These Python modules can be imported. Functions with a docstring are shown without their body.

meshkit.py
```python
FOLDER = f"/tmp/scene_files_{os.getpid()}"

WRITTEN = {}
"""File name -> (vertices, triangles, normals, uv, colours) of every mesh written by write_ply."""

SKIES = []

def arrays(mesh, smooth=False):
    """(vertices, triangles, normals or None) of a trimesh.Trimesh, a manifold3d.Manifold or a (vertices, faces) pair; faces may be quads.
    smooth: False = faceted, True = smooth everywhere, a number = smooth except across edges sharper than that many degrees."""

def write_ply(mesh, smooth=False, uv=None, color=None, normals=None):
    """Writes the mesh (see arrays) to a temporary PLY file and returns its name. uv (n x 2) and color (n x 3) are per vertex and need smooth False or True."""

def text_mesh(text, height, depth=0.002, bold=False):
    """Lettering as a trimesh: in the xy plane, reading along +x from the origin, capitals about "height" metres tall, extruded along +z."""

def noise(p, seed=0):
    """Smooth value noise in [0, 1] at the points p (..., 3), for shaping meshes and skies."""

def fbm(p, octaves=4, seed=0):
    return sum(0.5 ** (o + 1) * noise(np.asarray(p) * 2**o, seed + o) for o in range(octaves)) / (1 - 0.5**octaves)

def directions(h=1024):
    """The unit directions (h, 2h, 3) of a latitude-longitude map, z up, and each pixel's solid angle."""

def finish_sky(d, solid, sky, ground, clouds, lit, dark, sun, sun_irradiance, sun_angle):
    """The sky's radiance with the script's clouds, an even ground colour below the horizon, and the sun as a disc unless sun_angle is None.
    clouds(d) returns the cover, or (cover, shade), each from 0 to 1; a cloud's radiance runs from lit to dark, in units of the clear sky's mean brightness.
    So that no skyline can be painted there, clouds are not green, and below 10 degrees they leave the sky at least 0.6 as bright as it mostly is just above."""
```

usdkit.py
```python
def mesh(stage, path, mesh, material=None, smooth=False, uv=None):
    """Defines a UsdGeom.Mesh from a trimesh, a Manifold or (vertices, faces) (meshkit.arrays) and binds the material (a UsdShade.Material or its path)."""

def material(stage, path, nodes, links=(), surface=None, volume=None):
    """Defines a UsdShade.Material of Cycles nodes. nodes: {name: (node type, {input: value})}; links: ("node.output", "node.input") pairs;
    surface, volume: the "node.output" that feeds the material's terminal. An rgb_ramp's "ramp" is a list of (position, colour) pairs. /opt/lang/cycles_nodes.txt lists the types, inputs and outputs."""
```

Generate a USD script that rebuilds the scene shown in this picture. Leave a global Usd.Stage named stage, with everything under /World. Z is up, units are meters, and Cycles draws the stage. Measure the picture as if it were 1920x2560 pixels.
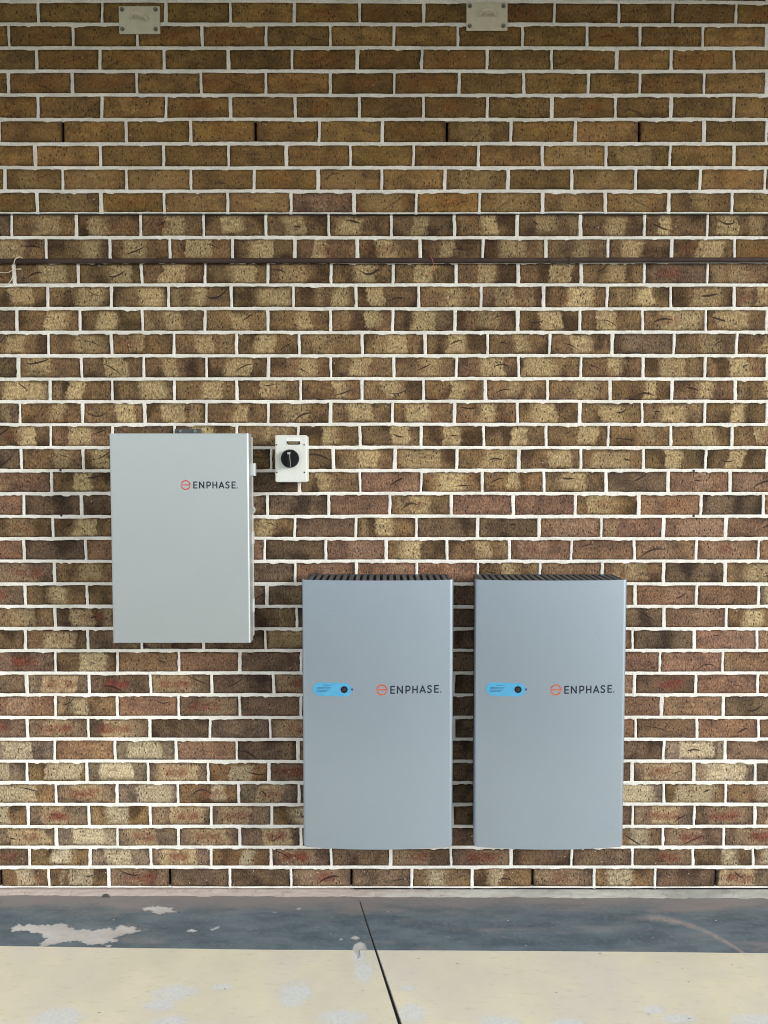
import math, random
import numpy as np
import trimesh, manifold3d, shapely, usdkit, meshkit
from shapely import affinity
from shapely.geometry import Polygon, LineString, Point, box as sbox
from pxr import Usd, UsdGeom, UsdLux, UsdShade, Gf, Sdf, Vt

stage = Usd.Stage.CreateInMemory()
UsdGeom.SetStageUpAxis(stage, UsdGeom.Tokens.z)
UsdGeom.SetStageMetersPerUnit(stage, 1.0)
world = UsdGeom.Xform.Define(stage, '/World')
stage.SetDefaultPrim(world.GetPrim())
UsdGeom.Scope.Define(stage, '/World/Looks')

# ------------------------------------------------------------------ camera, sky, sun, exposure
CAM_D, CAM_H, PITCH = 2.9603, 1.6667, 3.0227
cam = UsdGeom.Camera.Define(stage, '/World/camera')
cam.CreateHorizontalApertureAttr(36.0)
cam.CreateFocalLengthAttr(36.0 * 1923 / 1920)
cam.CreateClippingRangeAttr(Gf.Vec2f(0.05, 10000))
cam.AddTranslateOp().Set(Gf.Vec3d(0, -CAM_D, CAM_H))
cam.AddRotateXOp().Set(90 - PITCH)
cam.CreateExposureAttr(1.34)

SUN_EL, SUN_AZ = math.radians(15), math.radians(116)     # azimuth of the direction towards the sun: atan2(x, y)
usdkit.material(stage, '/World/Looks/sky_look', {
    'tc': ('texture_coordinate', {}),
    'sky': ('sky_texture', {'sky_type': 'single_scattering', 'sun_disc': False, 'sun_elevation': SUN_EL, 'sun_rotation': SUN_AZ,
                            'altitude': 100.0, 'air_density': 1.0, 'aerosol_density': 2.0, 'ozone_density': 1.0}),
    'ns': ('noise_texture', {'scale': 2.2, 'detail': 5.0, 'roughness': 0.55}),
    'rp': ('rgb_ramp', {'ramp': [(0.30, (.72, .72, .72)), (0.62, (.97, .97, .97))]}),
    'mx': ('mix_color', {'b': (7.2, 7.3, 7.3), 'use_clamp': False}),
    'bg': ('background_shader', {'strength': 0.10})},
    [('tc.generated', 'ns.vector'), ('ns.fac', 'rp.fac'), ('rp.color', 'mx.fac'), ('sky.color', 'mx.a'), ('mx.result', 'bg.color')], surface='bg.background')
dome = UsdLux.DomeLight.Define(stage, '/World/sky')
dome.CreateIntensityAttr(1.0)
UsdShade.MaterialBindingAPI.Apply(dome.GetPrim()).Bind(UsdShade.Material.Get(stage, '/World/Looks/sky_look'))
dome.GetPrim().SetCustomDataByKey('kind', 'structure')
sun = UsdLux.DistantLight.Define(stage, '/World/sun')
sun.CreateNormalizeAttr(True)
sun.CreateIntensityAttr(0.40)
sun.CreateAngleAttr(24.0)
sun.CreateColorAttr(Gf.Vec3f(1.0, 0.975, 0.94))
sun.AddRotateZOp().Set(-math.degrees(SUN_AZ))
sun.AddRotateXOp().Set(-(90 - math.degrees(SUN_EL)))

# ------------------------------------------------------------------ helpers
taken = {}
def path_for(name, parent):
    base = (parent.GetPath().pathString if parent else '/World')
    k = taken.get((base, name), 0)
    taken[(base, name)] = k + 1
    return f'{base}/{name}' + (f'_{k:03d}' if k else '')
def keys(prim, **kw):
    for k, v in kw.items():
        if v is not None: prim.SetCustomDataByKey(k, v)
    return prim
def thing(name, label=None, category=None, loc=(0, 0, 0), group=None, kind=None):
    x = UsdGeom.Xform.Define(stage, path_for(name, None))
    if any(loc): x.AddTranslateOp().Set(Gf.Vec3d(*loc))
    return keys(x.GetPrim(), label=label, category=category, group=group, kind=kind)
def obj(name, mesh, mat, parent=None, smooth=False, loc=None, **kw):
    m = usdkit.mesh(stage, path_for(name, parent), mesh, mat, smooth=smooth)
    if loc is not None: m.AddTranslateOp().Set(Gf.Vec3d(*loc))
    keys(m.GetPrim(), **kw)
    return m.GetPrim()
def fprim(prim, name, arr):
    arr = np.asarray(arr, np.float32)
    UsdGeom.PrimvarsAPI(prim).CreatePrimvar(name, Sdf.ValueTypeNames.Float3Array, 'vertex').Set(Vt.Vec3fArray.FromNumpy(arr))
def cat(ms): return trimesh.util.concatenate(ms)
def tri(man):
    m = man.to_mesh()
    return trimesh.Trimesh(np.array(m.vert_properties[:, :3]), np.array(m.tri_verts), process=False)
def box(x0, x1, y0, y1, z0, z1, c=0.0):
    """A box with its edges chamfered by c."""
    if c <= 0:
        m = trimesh.creation.box([x1 - x0, y1 - y0, z1 - z0]); m.apply_translation([(x0 + x1) / 2, (y0 + y1) / 2, (z0 + z1) / 2]); return m
    pts = []
    for i, X in enumerate((x0, x1)):
        for j, Y in enumerate((y0, y1)):
            for k, Z in enumerate((z0, z1)):
                sx, sy, sz = c * (1 - 2 * i), c * (1 - 2 * j), c * (1 - 2 * k)
                q = .293
                pts += [(X, Y + sy, Z + sz), (X + sx, Y, Z + sz), (X + sx, Y + sy, Z), (X + sx * q, Y + sy * q, Z + sz), (X + sx * q, Y + sy, Z + sz * q), (X + sx, Y + sy * q, Z + sz * q)]
    return trimesh.convex.convex_hull(np.array(pts))
def ext_z(poly, z0, z1):
    m = trimesh.creation.extrude_polygon(poly, z1 - z0, engine='earcut'); m.apply_translation([0, 0, z0]); return m
def ext_y(poly, y0, y1):
    """poly in (x, z), extruded from y0 (front) to y1."""
    m = trimesh.creation.extrude_polygon(poly, y1 - y0, engine='earcut')
    v = np.array(m.vertices); m.vertices = np.c_[v[:, 0], y0 + v[:, 2], v[:, 1]]; m.invert(); return m
def cyl_y(x, z, r, y0, y1, n=24, r1=None):
    a = np.linspace(0, 2 * np.pi, n, endpoint=False)
    r1 = r if r1 is None else r1
    v = np.r_[np.c_[x + r * np.cos(a), np.full(n, y0), z + r * np.sin(a)], np.c_[x + r1 * np.cos(a), np.full(n, y1), z + r1 * np.sin(a)]]
    return trimesh.convex.convex_hull(v)
def tube(pts, r, n=10):
    pts = np.asarray(pts, float); t = np.gradient(pts, axis=0); t /= np.linalg.norm(t, axis=1)[:, None]
    ref = np.array([0, 0, 1.]) if abs(t[:, 2]).mean() < .8 else np.array([0, 1., 0])
    u = np.cross(t, ref); u /= np.linalg.norm(u, axis=1)[:, None]; w = np.cross(t, u)
    a = np.linspace(0, 2 * np.pi, n, endpoint=False)
    rr = np.broadcast_to(r, len(pts))
    v = (pts[:, None] + rr[:, None, None] * (np.cos(a)[None, :, None] * u[:, None] + np.sin(a)[None, :, None] * w[:, None])).reshape(-1, 3)
    f = []
    for i in range(len(pts) - 1):
        for j in range(n):
            p, q = i * n + j, i * n + (j + 1) % n
            f += [(p, q, q + n), (p, q + n, p + n)]
    e = (len(pts) - 1) * n
    for j in range(1, n - 1): f += [(0, j + 1, j), (e, e + j, e + j + 1)]
    m = trimesh.Trimesh(v, f, process=False); m.fix_normals(); return m
def spline(pts, n=40):
    from scipy.interpolate import CubicSpline
    p = np.asarray(pts, float); s = np.r_[0, np.cumsum(np.linalg.norm(np.diff(p, axis=0), axis=1))]
    return CubicSpline(s, p)(np.linspace(0, s[-1], n))
def noise1(x, seed, scale):
    return meshkit.noise(np.c_[np.asarray(x, float) / scale, np.zeros(len(x)), np.full(len(x), seed * 7.31)], seed) * 2 - 1

class Graph:
    """Small builder of Cycles node graphs."""
    def __init__(self): self.nodes, self.links = {}, []
    def n(self, kind, out, **inp):
        name = f'k{len(self.nodes)}'; vals = {}
        for k, v in inp.items():
            if isinstance(v, str) and '.' in v and v.split('.')[0] in self.nodes: self.links.append((v, f'{name}.{k}'))
            else: vals[k] = v
        self.nodes[name] = (kind, vals); return f'{name}.{out}'
    def more(self, ref, out): return ref.split('.')[0] + '.' + out
    def m(self, op, a, b=0.0, c=0.0, clamp=False): return self.n('math', 'value', math_type=op, value1=a, value2=b, value3=c, use_clamp=clamp)
    def add(self, a, b): return self.m('add', a, b)
    def sub(self, a, b): return self.m('subtract', a, b)
    def mul(self, a, b): return self.m('multiply', a, b)
    def abs(self, a): return self.m('absolute', a)
    def step(self, v, lo, hi, a=0.0, b=1.0): return self.n('map_range', 'result', range_type='smoothstep', value=v, from_min=lo, from_max=hi, to_min=a, to_max=b, clamp=True)
    def noise(self, vec, scale, detail=2.0, rough=.5, dist=0.0): return self.n('noise_texture', 'fac', vector=vec, scale=scale, detail=detail, roughness=rough, distortion=dist)
    def mix(self, f, a, b, blend='mix'): return self.n('mix_color', 'result', fac=f, a=a, b=b, blend_type=blend, use_clamp=False)
    def xyz(self, v): s = self.n('separate_xyz', 'x', vector=v); return s, self.more(s, 'y'), self.more(s, 'z')
    def vec(self, x, y, z): return self.n('combine_xyz', 'vector', x=x, y=y, z=z)
    def attr(self, name): return self.n('attribute', 'vector', attribute=name)
    def pos(self): return self.n('geometry', 'position')
    def scale(self, v, s): return self.n('mapping', 'vector', vector=v, scale=s, mapping_type='point')
    def bump(self, h, strength=.5, distance=.002): return self.n('bump', 'normal', height=h, strength=strength, distance=distance)
    def done(self, name, **p):
        s = self.n('principled_bsdf', 'BSDF', **p)
        return usdkit.material(stage, f'/World/Looks/{name}', self.nodes, self.links, surface=s)

# ------------------------------------------------------------------ materials
def mat_brick():
    g = Graph()
    L, D, B, C, R, Gv, H = (g.attr(a) for a in ('bloc', 'bdim', 'bblob', 'bblobcol', 'bred', 'bgouge', 'bgougeb'))
    base = g.attr('bcol'); spot = g.attr('bspot')
    x, z, seed = g.xyz(L); hx, hz, drk = g.xyz(D)
    wob = g.sub(g.noise(L, 26, 2), .5); wob2 = g.sub(g.noise(g.vec(z, x, seed), 45, 2), .5)
    col = base
    # broad tone changes within a brick, dark fired patches at its ends
    n0 = g.noise(g.scale(L, (9, 16, 1)), 1.6, 2)
    col = g.mix(g.step(n0, .36, .62, 0.0, 1.0), g.mix(1.0, col, (.80, .80, .84), 'multiply'), g.mix(1.0, col, (1.12, 1.10, 1.06), 'multiply'))
    n1 = g.noise(g.scale(L, (7, 5, 1)), 1.7, 1)
    zone = g.mul(g.step(n1, .47, .68), drk)
    col = g.mix(g.mul(zone, .9), col, g.mix(1.0, col, (.34, .31, .30), 'multiply'))
    # pale patch
    cx, hw, st = g.xyz(B); slant, zc, zh = g.xyz(g.attr('bshape'))
    xx = g.add(g.add(x, g.mul(slant, z)), g.add(g.mul(wob, .040), g.mul(g.sub(g.noise(L, 80, 2), .5), .018)))
    zz = g.sub(g.add(z, g.mul(wob2, .024)), zc)
    sl, sr, pb = g.xyz(g.attr('bsoft'))
    def band(c_, h_, a_, b_):
        return g.mul(g.step(g.m('divide', g.add(g.sub(xx, c_), h_), a_), -.5, .5), g.step(g.m('divide', g.sub(h_, g.sub(xx, c_)), b_), -.5, .5))
    x2, h2, st2 = g.xyz(g.attr('bsecond'))
    mott = g.step(g.noise(g.scale(L, (34, 44, 1)), 1.0, 3, .6), .25, .52, .50, 1.0)
    m2 = g.mul(g.mul(band(x2, h2, sr, sl), st2), mott)
    col = g.mix(m2, col, g.mix(.35, C, col))
    mb = g.mul(g.mul(mott, band(cx, hw, sl, sr)), g.step(g.sub(zh, g.abs(zz)), -.010, .012))
    col = g.mix(g.mul(mb, st), col, C)
    # red streak along the middle
    rx, rw, rs = g.xyz(R)
    mr = g.mul(g.step(g.sub(rw, g.abs(g.add(g.sub(x, rx), g.mul(wob2, .05)))), -.015, .02), g.step(g.sub(.015, g.abs(g.add(z, g.mul(wob2, .026)))), -.016, .010))
    mr = g.mul(g.mul(mr, rs), g.step(g.noise(g.scale(L, (22, 34, 1)), 1.0, 3), .28, .60, .25, 1.0))
    col = g.mix(mr, col, g.attr('bredcol'))
    # darker arrises
    d = g.m('minimum', g.sub(hx, g.abs(x)), g.sub(hz, g.abs(z)))
    edge = g.step(g.add(d, g.mul(wob, .018)), .000, .013, 1.0, 0.0)
    col = g.mix(g.mul(edge, .74), col, g.mix(1.0, col, (.33, .31, .31), 'multiply'))
    # grain: fine vertical drag, pits, pale grains
    gr = g.noise(g.scale(L, (230, 105, 1)), 1.0, 3, .7)
    gr2 = g.noise(g.scale(L, (150, 110, 1)), 1.0, 2, .6)
    sg = g.mul(g.step(gr, .33, .68), g.step(gr2, .30, .62, .45, 1.0))
    s1, s2, s3 = g.xyz(spot)
    col = g.mix(s3, col, g.mix(1.0, col, g.mix(sg, (.50, .48, .46), (1.44, 1.42, 1.38)), 'multiply'))
    pit = g.n('voronoi_texture', 'distance', vector=g.scale(L, (95, 52, 1)), scale=1.0, feature='f1')
    pitc, _, _ = g.xyz(g.more(pit, 'color'))
    mp = g.mul(g.step(pit, .16, .34, 1.0, 0.0), g.step(pitc, .46, .52))
    col = g.mix(g.mul(mp, .82), col, (.022, .018, .016))
    big = g.n('voronoi_texture', 'distance', vector=g.scale(g.vec(x, z, g.add(seed, 3.3)), (26, 30, 1)), scale=1.0, feature='f1')
    bigc, bigd, _ = g.xyz(g.more(big, 'color'))
    mbig = g.mul(g.step(g.add(big, g.mul(wob2, .12)), .07, .13, 1.0, 0.0), g.step(bigc, .70, .72))
    col = g.mix(g.mul(mbig, .8), col, (.028, .022, .020))
    # curved gouge
    gx, gz, gs = g.xyz(Gv); gc, gl, gw = g.xyz(H)
    t = g.sub(x, gx); tn = g.m('divide', t, gl)
    zl = g.add(g.add(gz, g.mul(gs, t)), g.add(g.mul(gc, g.mul(t, t)), g.mul(wob, .006)))
    wd = g.mul(gw, g.sub(1.0, g.mul(tn, tn)))
    dg = g.sub(wd, g.abs(g.sub(z, zl)))
    mg = g.mul(g.step(dg, -.0006, .0008), g.step(g.abs(tn), .90, 1.0, 1.0, 0.0))
    col = g.mix(g.mul(mg, s2), col, (.024, .016, .013))
    # splashes of mortar and dust, mostly low on the wall
    sp = g.n('voronoi_texture', 'distance', vector=g.scale(g.vec(x, z, g.add(seed, 7.7)), (75, 75, 1)), scale=1.0, feature='f1')
    spc, _, _ = g.xyz(g.more(sp, 'color'))
    ms = g.mul(g.step(sp, .10, .19, 1.0, 0.0), g.step(spc, g.sub(1.0, s1), g.sub(1.02, s1)))
    col = g.mix(g.mul(ms, .75), col, (.62, .60, .56))
    h = g.sub(g.sub(g.add(g.mul(sg, .6), g.mul(gr2, .5)), g.mul(mp, .9)), g.add(g.mul(mg, 1.6), g.mul(mbig, 1.0)))
    return g.done('brick_look', base_color=col, roughness=.88, specular_ior_level=.22, normal=g.bump(h, .55, .0022))
def mat_plain(name, col, rough=.5, metal=0.0, var=.12, scale=30.0, bump=0.0, bscale=200.0, spec=.5, **kw):
    g = Graph(); p = g.pos()
    n = g.noise(p, scale, 4, .6)
    c = g.mix(g.step(n, .3, .7), tuple(v * (1 - var) for v in col), tuple(min(.95, v * (1 + var)) for v in col))
    a = dict(base_color=c, roughness=rough, metallic=metal, specular_ior_level=spec, **kw)
    if bump: a['normal'] = g.bump(g.noise(p, bscale, 3, .6), bump, .001)
    return g.done(name, **a)
def mat_paint(name, col, rough, metal, spec=.5):
    """Sprayed metallic paint: a fine flake, faint cloudiness, softly rounded edges."""
    g = Graph(); p = g.pos()
    f = g.noise(p, 900, 2, .7); w = g.noise(p, 3.5, 3, .55)
    c = g.mix(g.step(f, .25, .75), tuple(v * .90 for v in col), tuple(v * 1.10 for v in col))
    c = g.mix(g.step(w, .3, .7), g.mix(1.0, c, (.99, .99, .99), 'multiply'), g.mix(1.0, c, (1.01, 1.01, 1.01), 'multiply'))
    r = g.step(f, .3, .7, rough - .02, rough + .02)
    bv = g.n('bevel', 'bevel', samples=4, radius=.0022)
    nrm = g.n('bump', 'normal', height=f, strength=.10, distance=.0006, normal=bv)
    return g.done(name, base_color=c, roughness=r, metallic=metal, specular_ior_level=spec, normal=nrm)
def mat_mortar():
    g = Graph(); p = g.pos()
    a = g.noise(p, 9, 4, .6); b = g.noise(p, 130, 4, .65); c2 = g.noise(p, 420, 2, .6)
    c = g.mix(g.step(a, .3, .7), (.60, .59, .55), (.765, .76, .725))
    c = g.mix(g.step(b, .28, .50, .50, 0.0), c, (.42, .39, .34))
    c = g.mix(g.step(g.noise(p, 34, 4, .65), .56, .74, 0., .40), c, (.44, .40, .34))
    v = g.n('voronoi_texture', 'distance', vector=p, scale=70.0, feature='f1'); vc, _, _ = g.xyz(g.more(v, 'color'))
    c = g.mix(g.mul(g.mul(g.step(v, .08, .16, 1., 0.), g.step(vc, .86, .88)), .7), c, (.16, .13, .11))
    return g.done('mortar_look', base_color=c, roughness=.93, specular_ior_level=.15, normal=g.bump(g.add(g.mul(b, 1.0), g.mul(c2, .5)), .8, .0022))
def mat_dark_floor():
    g = Graph(); p = g.pos(); x, y, z = g.xyz(p)
    st = g.scale(p, (3, 9, 1))
    n1 = g.noise(st, 1.6, 5, .62); n2 = g.noise(p, 55, 4, .65); n3 = g.noise(g.scale(p, (14, 70, 1)), 1.0, 4, .7); n4 = g.noise(p, 420, 2, .6)
    c = g.mix(g.step(n1, .3, .7), (.060, .088, .108), (.118, .154, .178))
    c = g.mix(g.step(n2, .50, .75, 0.0, .45), c, (.17, .20, .225))
    c = g.mix(g.step(n3, .55, .78, 0.0, .45), c, (.22, .235, .25))
    # washed-on clay dust near the wall
    dn = g.noise(g.scale(p, (2.2, 8, 1)), 1.3, 5, .6)
    dist = g.add(g.m('multiply', y, -1.0), g.mul(g.sub(dn, .5), .34))
    c = g.mix(g.step(dist, .045, .17, .75, 0.0), c, (.235, .205, .195))
    c = g.mix(g.mul(g.step(dn, .52, .72), .5), c, (.225, .20, .195))
    # curved drag mark at the right
    dx = g.sub(x, .976); curve = g.add(g.add(-.172, g.mul(dx, -.13)), g.mul(g.mul(dx, g.mul(dx, dx)), -9.2))
    wn = g.noise(p, 24, 4, .7)
    dd = g.abs(g.add(g.sub(y, curve), g.mul(g.sub(wn, .5), .03)))
    mk = g.mul(g.step(dd, .001, .034, 1., 0.), g.mul(g.step(dx, -.01, .03), g.step(wn, .32, .6, .25, 1.)))
    c = g.mix(g.mul(mk, .75), c, (.30, .25, .235))
    c = g.mix(1.0, c, g.mix(n4, (.80, .80, .80), (1.2, 1.2, 1.2)), 'multiply')
    sp = g.n('voronoi_texture', 'distance', vector=g.scale(p, (26, 60, 1)), scale=1.0, feature='f1'); sc, _, _ = g.xyz(g.more(sp, 'color'))
    c = g.mix(g.mul(g.step(g.add(sp, g.mul(g.sub(n2, .5), .2)), .05, .09, 1., 0.), g.step(sc, .93, .935)), c, (.50, .52, .53))
    return g.done('dark_border_look', base_color=c, roughness=g.step(n1, .3, .7, .52, .70), specular_ior_level=.4, normal=g.bump(g.add(n2, n4), .25, .0015))
WORN = [(-.283, -.592, .055, .062), (-.068, -.484, .034, .060), (-.085, -.40, .030, .035), (-.127, -.70, .085, .040), (-.666, -.585, .075, .045), (-.523, -.559, .032, .020), (-.645, -.715, .07, .028),
        (-.993, -.70, .085, .05), (.086, -.68, .055, .045), (.075, -.565, .025, .012), (.347, -.715, .07, .03), (.555, -.72, .05, .018), (.838, -.664, .04, .020), (.90, -.70, .06, .022), (1.129, -.705, .08, .03), (-.70, -.64, .06, .035)]
def mat_cream_floor():
    g = Graph(); p = g.pos(); x, y, z = g.xyz(p)
    n1 = g.noise(p, 3.2, 5, .6); n2 = g.noise(p, 26, 5, .7); n3 = g.noise(p, 110, 4, .7); n4 = g.noise(g.scale(p, (18, 60, 1)), 1.0, 4, .7); n5 = g.noise(p, 420, 2, .6)
    c = g.mix(g.step(n1, .32, .68), (.535, .505, .405), (.62, .58, .435))
    c = g.mix(g.step(n2, .46, .76, 0., .5), c, (.55, .535, .465))
    c = g.mix(g.step(g.noise(p, 1.9, 4, .6), .44, .64, 0., .75), c, (.535, .505, .45))
    c = g.mix(g.step(n4, .54, .78, 0., .6), c, (.38, .35, .285))
    c = g.mix(g.step(g.noise(g.scale(p, (7, 34, 1)), 1.0, 5, .75), .58, .72, 0., .35), c, (.42, .385, .32))
    m = None
    wv = g.mul(g.sub(n2, .5), 2.0); wv2 = g.mul(g.sub(n3, .5), .9)
    for (a, b, rx, ry) in WORN:
        ex = g.m('divide', g.sub(x, a), rx); ey = g.m('divide', g.sub(y, b), ry)
        e = g.m('sqrt', g.add(g.mul(ex, ex), g.mul(ey, ey)))
        e = g.step(g.add(g.add(e, wv), wv2), .55, 1.15, 1., 0.)
        m = e if m is None else g.m('maximum', m, e)
    far = g.mul(g.step(g.noise(p, 4.5, 5, .65), .57, .62), g.step(y, -.78, -.70, 1., 0.))
    m = g.m('maximum', m, far)
    c = g.mix(g.mul(m, .72), c, g.mix(g.step(n3, .3, .7), (.46, .495, .515), (.585, .61, .625)))
    v = g.n('voronoi_texture', 'distance', vector=g.scale(g.add(p, 0.0) if False else p, (16, 30, 1)), scale=1.0, feature='f1'); vc, vd, _ = g.xyz(g.more(v, 'color'))
    c = g.mix(g.mul(g.mul(g.step(g.add(v, g.mul(g.sub(n3, .5), .25)), .05, .10, 1., 0.), g.step(vc, .80, .81)), .75), c, (.15, .125, .10))
    n6 = g.noise(g.scale(g.n('vector_rotate', 'vector', vector=p, rotate_type='z_axis', angle=.35), (5, 130, 1)), 1.0, 3, .6)
    c = g.mix(g.mul(g.step(n6, .66, .74), .30), c, (.33, .30, .25))
    c = g.mix(1.0, c, g.mix(n5, (.86, .86, .86), (1.13, 1.13, 1.13)), 'multiply')
    return g.done('cream_floor_look', base_color=c, roughness=.72, specular_ior_level=.35, normal=g.bump(g.add(g.add(n3, n5), g.mul(m, -.8)), .3, .0015))

M = {}
M['brick'] = mat_brick()
M['mortar'] = mat_mortar()
M['core'] = mat_plain('wall_core_look', (.05, .045, .04), .9)
M['damp'] = mat_plain('damp_strip_look', (.012, .012, .013), .6)
M['lid'] = mat_paint('controller_paint', (.385, .437, .450), .38, .65)
M['case'] = mat_paint('controller_case_paint', (.46, .50, .51), .42, .3)
M['battery'] = mat_paint('battery_paint', (.315, .385, .46), .36, .70)
M['bodydark'] = mat_plain('dark_case_look', (.030, .033, .038), .55)
M['slat'] = mat_plain('vent_slat_look', (.050, .054, .058), .5, bump=.2)
M['slot'] = mat_plain('vent_inside_look', (.010, .010, .011), .7)
M['navy'] = mat_plain('lettering_look', (.014, .021, .036), .6, spec=.2)
M['orange'] = mat_plain('orange_mark_look', (.40, .085, .034), .6, spec=.2)
M['red'] = mat_plain('red_mark_look', (.46, .062, .052), .6, spec=.2)
M['film'] = mat_plain('blue_film_look', (.060, .29, .50), .45, var=.06)
M['filmtext'] = mat_plain('film_text_look', (.015, .06, .12), .5)
M['tab'] = mat_plain('blue_tab_look', (.010, .030, .22), .4)
M['black'] = mat_plain('black_plastic_look', (.006, .007, .008), .60, spec=.2, bump=.15, bscale=900)
M['greyprint'] = mat_plain('grey_print_look', (.34, .36, .36), .5)
M['whiteplastic'] = mat_plain('switch_plastic_look', (.56, .59, .565), .42, var=.03, bump=.12, bscale=900)
M['whitelabel'] = mat_plain('white_label_look', (.78, .79, .78), .5, var=.02)
M['gold'] = mat_plain('gold_print_look', (.30, .24, .10), .5)
M['steel'] = mat_plain('zinc_screw_look', (.22, .22, .21), .42, metal=.7)
M['bracket'] = mat_plain('grey_bracket_look', (.055, .06, .062), .5)
M['pipe'] = mat_plain('brown_pipe_look', (.046, .029, .025), .62, spec=.25, var=.30, scale=14, bump=.25, bscale=160)
M['cord'] = mat_plain('white_cord_look', (.60, .56, .44), .8)
M['redwire'] = mat_plain('red_wire_look', (.38, .10, .06), .6)
M['plate'] = mat_plain('cream_plate_look', (.52, .51, .40), .55, var=.06, scale=40, bump=.3, bscale=260)
M['fillet'] = None
M['sealant'] = mat_plain('joint_sealant_look', (.020, .020, .021), .8, bump=.6, bscale=120)
M['darkfloor'] = mat_dark_floor()
M['creamfloor'] = mat_cream_floor()
def mat_concrete(name, c0, c1, dark, pink=None):
    g = Graph(); p = g.pos(); x, y, z = g.xyz(p)
    n1 = g.noise(g.scale(p, (2.5, 8, 12)), 1.6, 5, .6); n2 = g.noise(p, 42, 5, .7); n3 = g.noise(p, 300, 3, .65)
    c = g.mix(g.step(n1, .3, .7), c0, c1)
    if pink: c = g.mix(g.step(g.add(x, g.mul(g.sub(n1, .5), 2.0)), -.6, .8), pink, c)
    c = g.mix(g.step(n2, .28, .46, .55, 0.), c, dark)
    c = g.mix(1.0, c, g.mix(n3, (.82, .82, .82), (1.16, 1.16, 1.16)), 'multiply')
    return g.done(name, base_color=c, roughness=.9, specular_ior_level=.2, normal=g.bump(g.add(n2, g.mul(n3, .6)), .5, .003))
M['concrete'] = mat_concrete('bare_concrete_look', (.40, .385, .375), (.52, .51, .505), (.34, .31, .30))
M['fillet'] = mat_concrete('mortar_skirt_look', (.255, .262, .245), (.40, .40, .375), (.13, .125, .115), (.36, .305, .28))
M['soffit'] = mat_plain('soffit_look', (.60, .58, .52), .7)
M['ground'] = mat_plain('ground_look', (.17, .165, .14), .95, scale=3)

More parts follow.
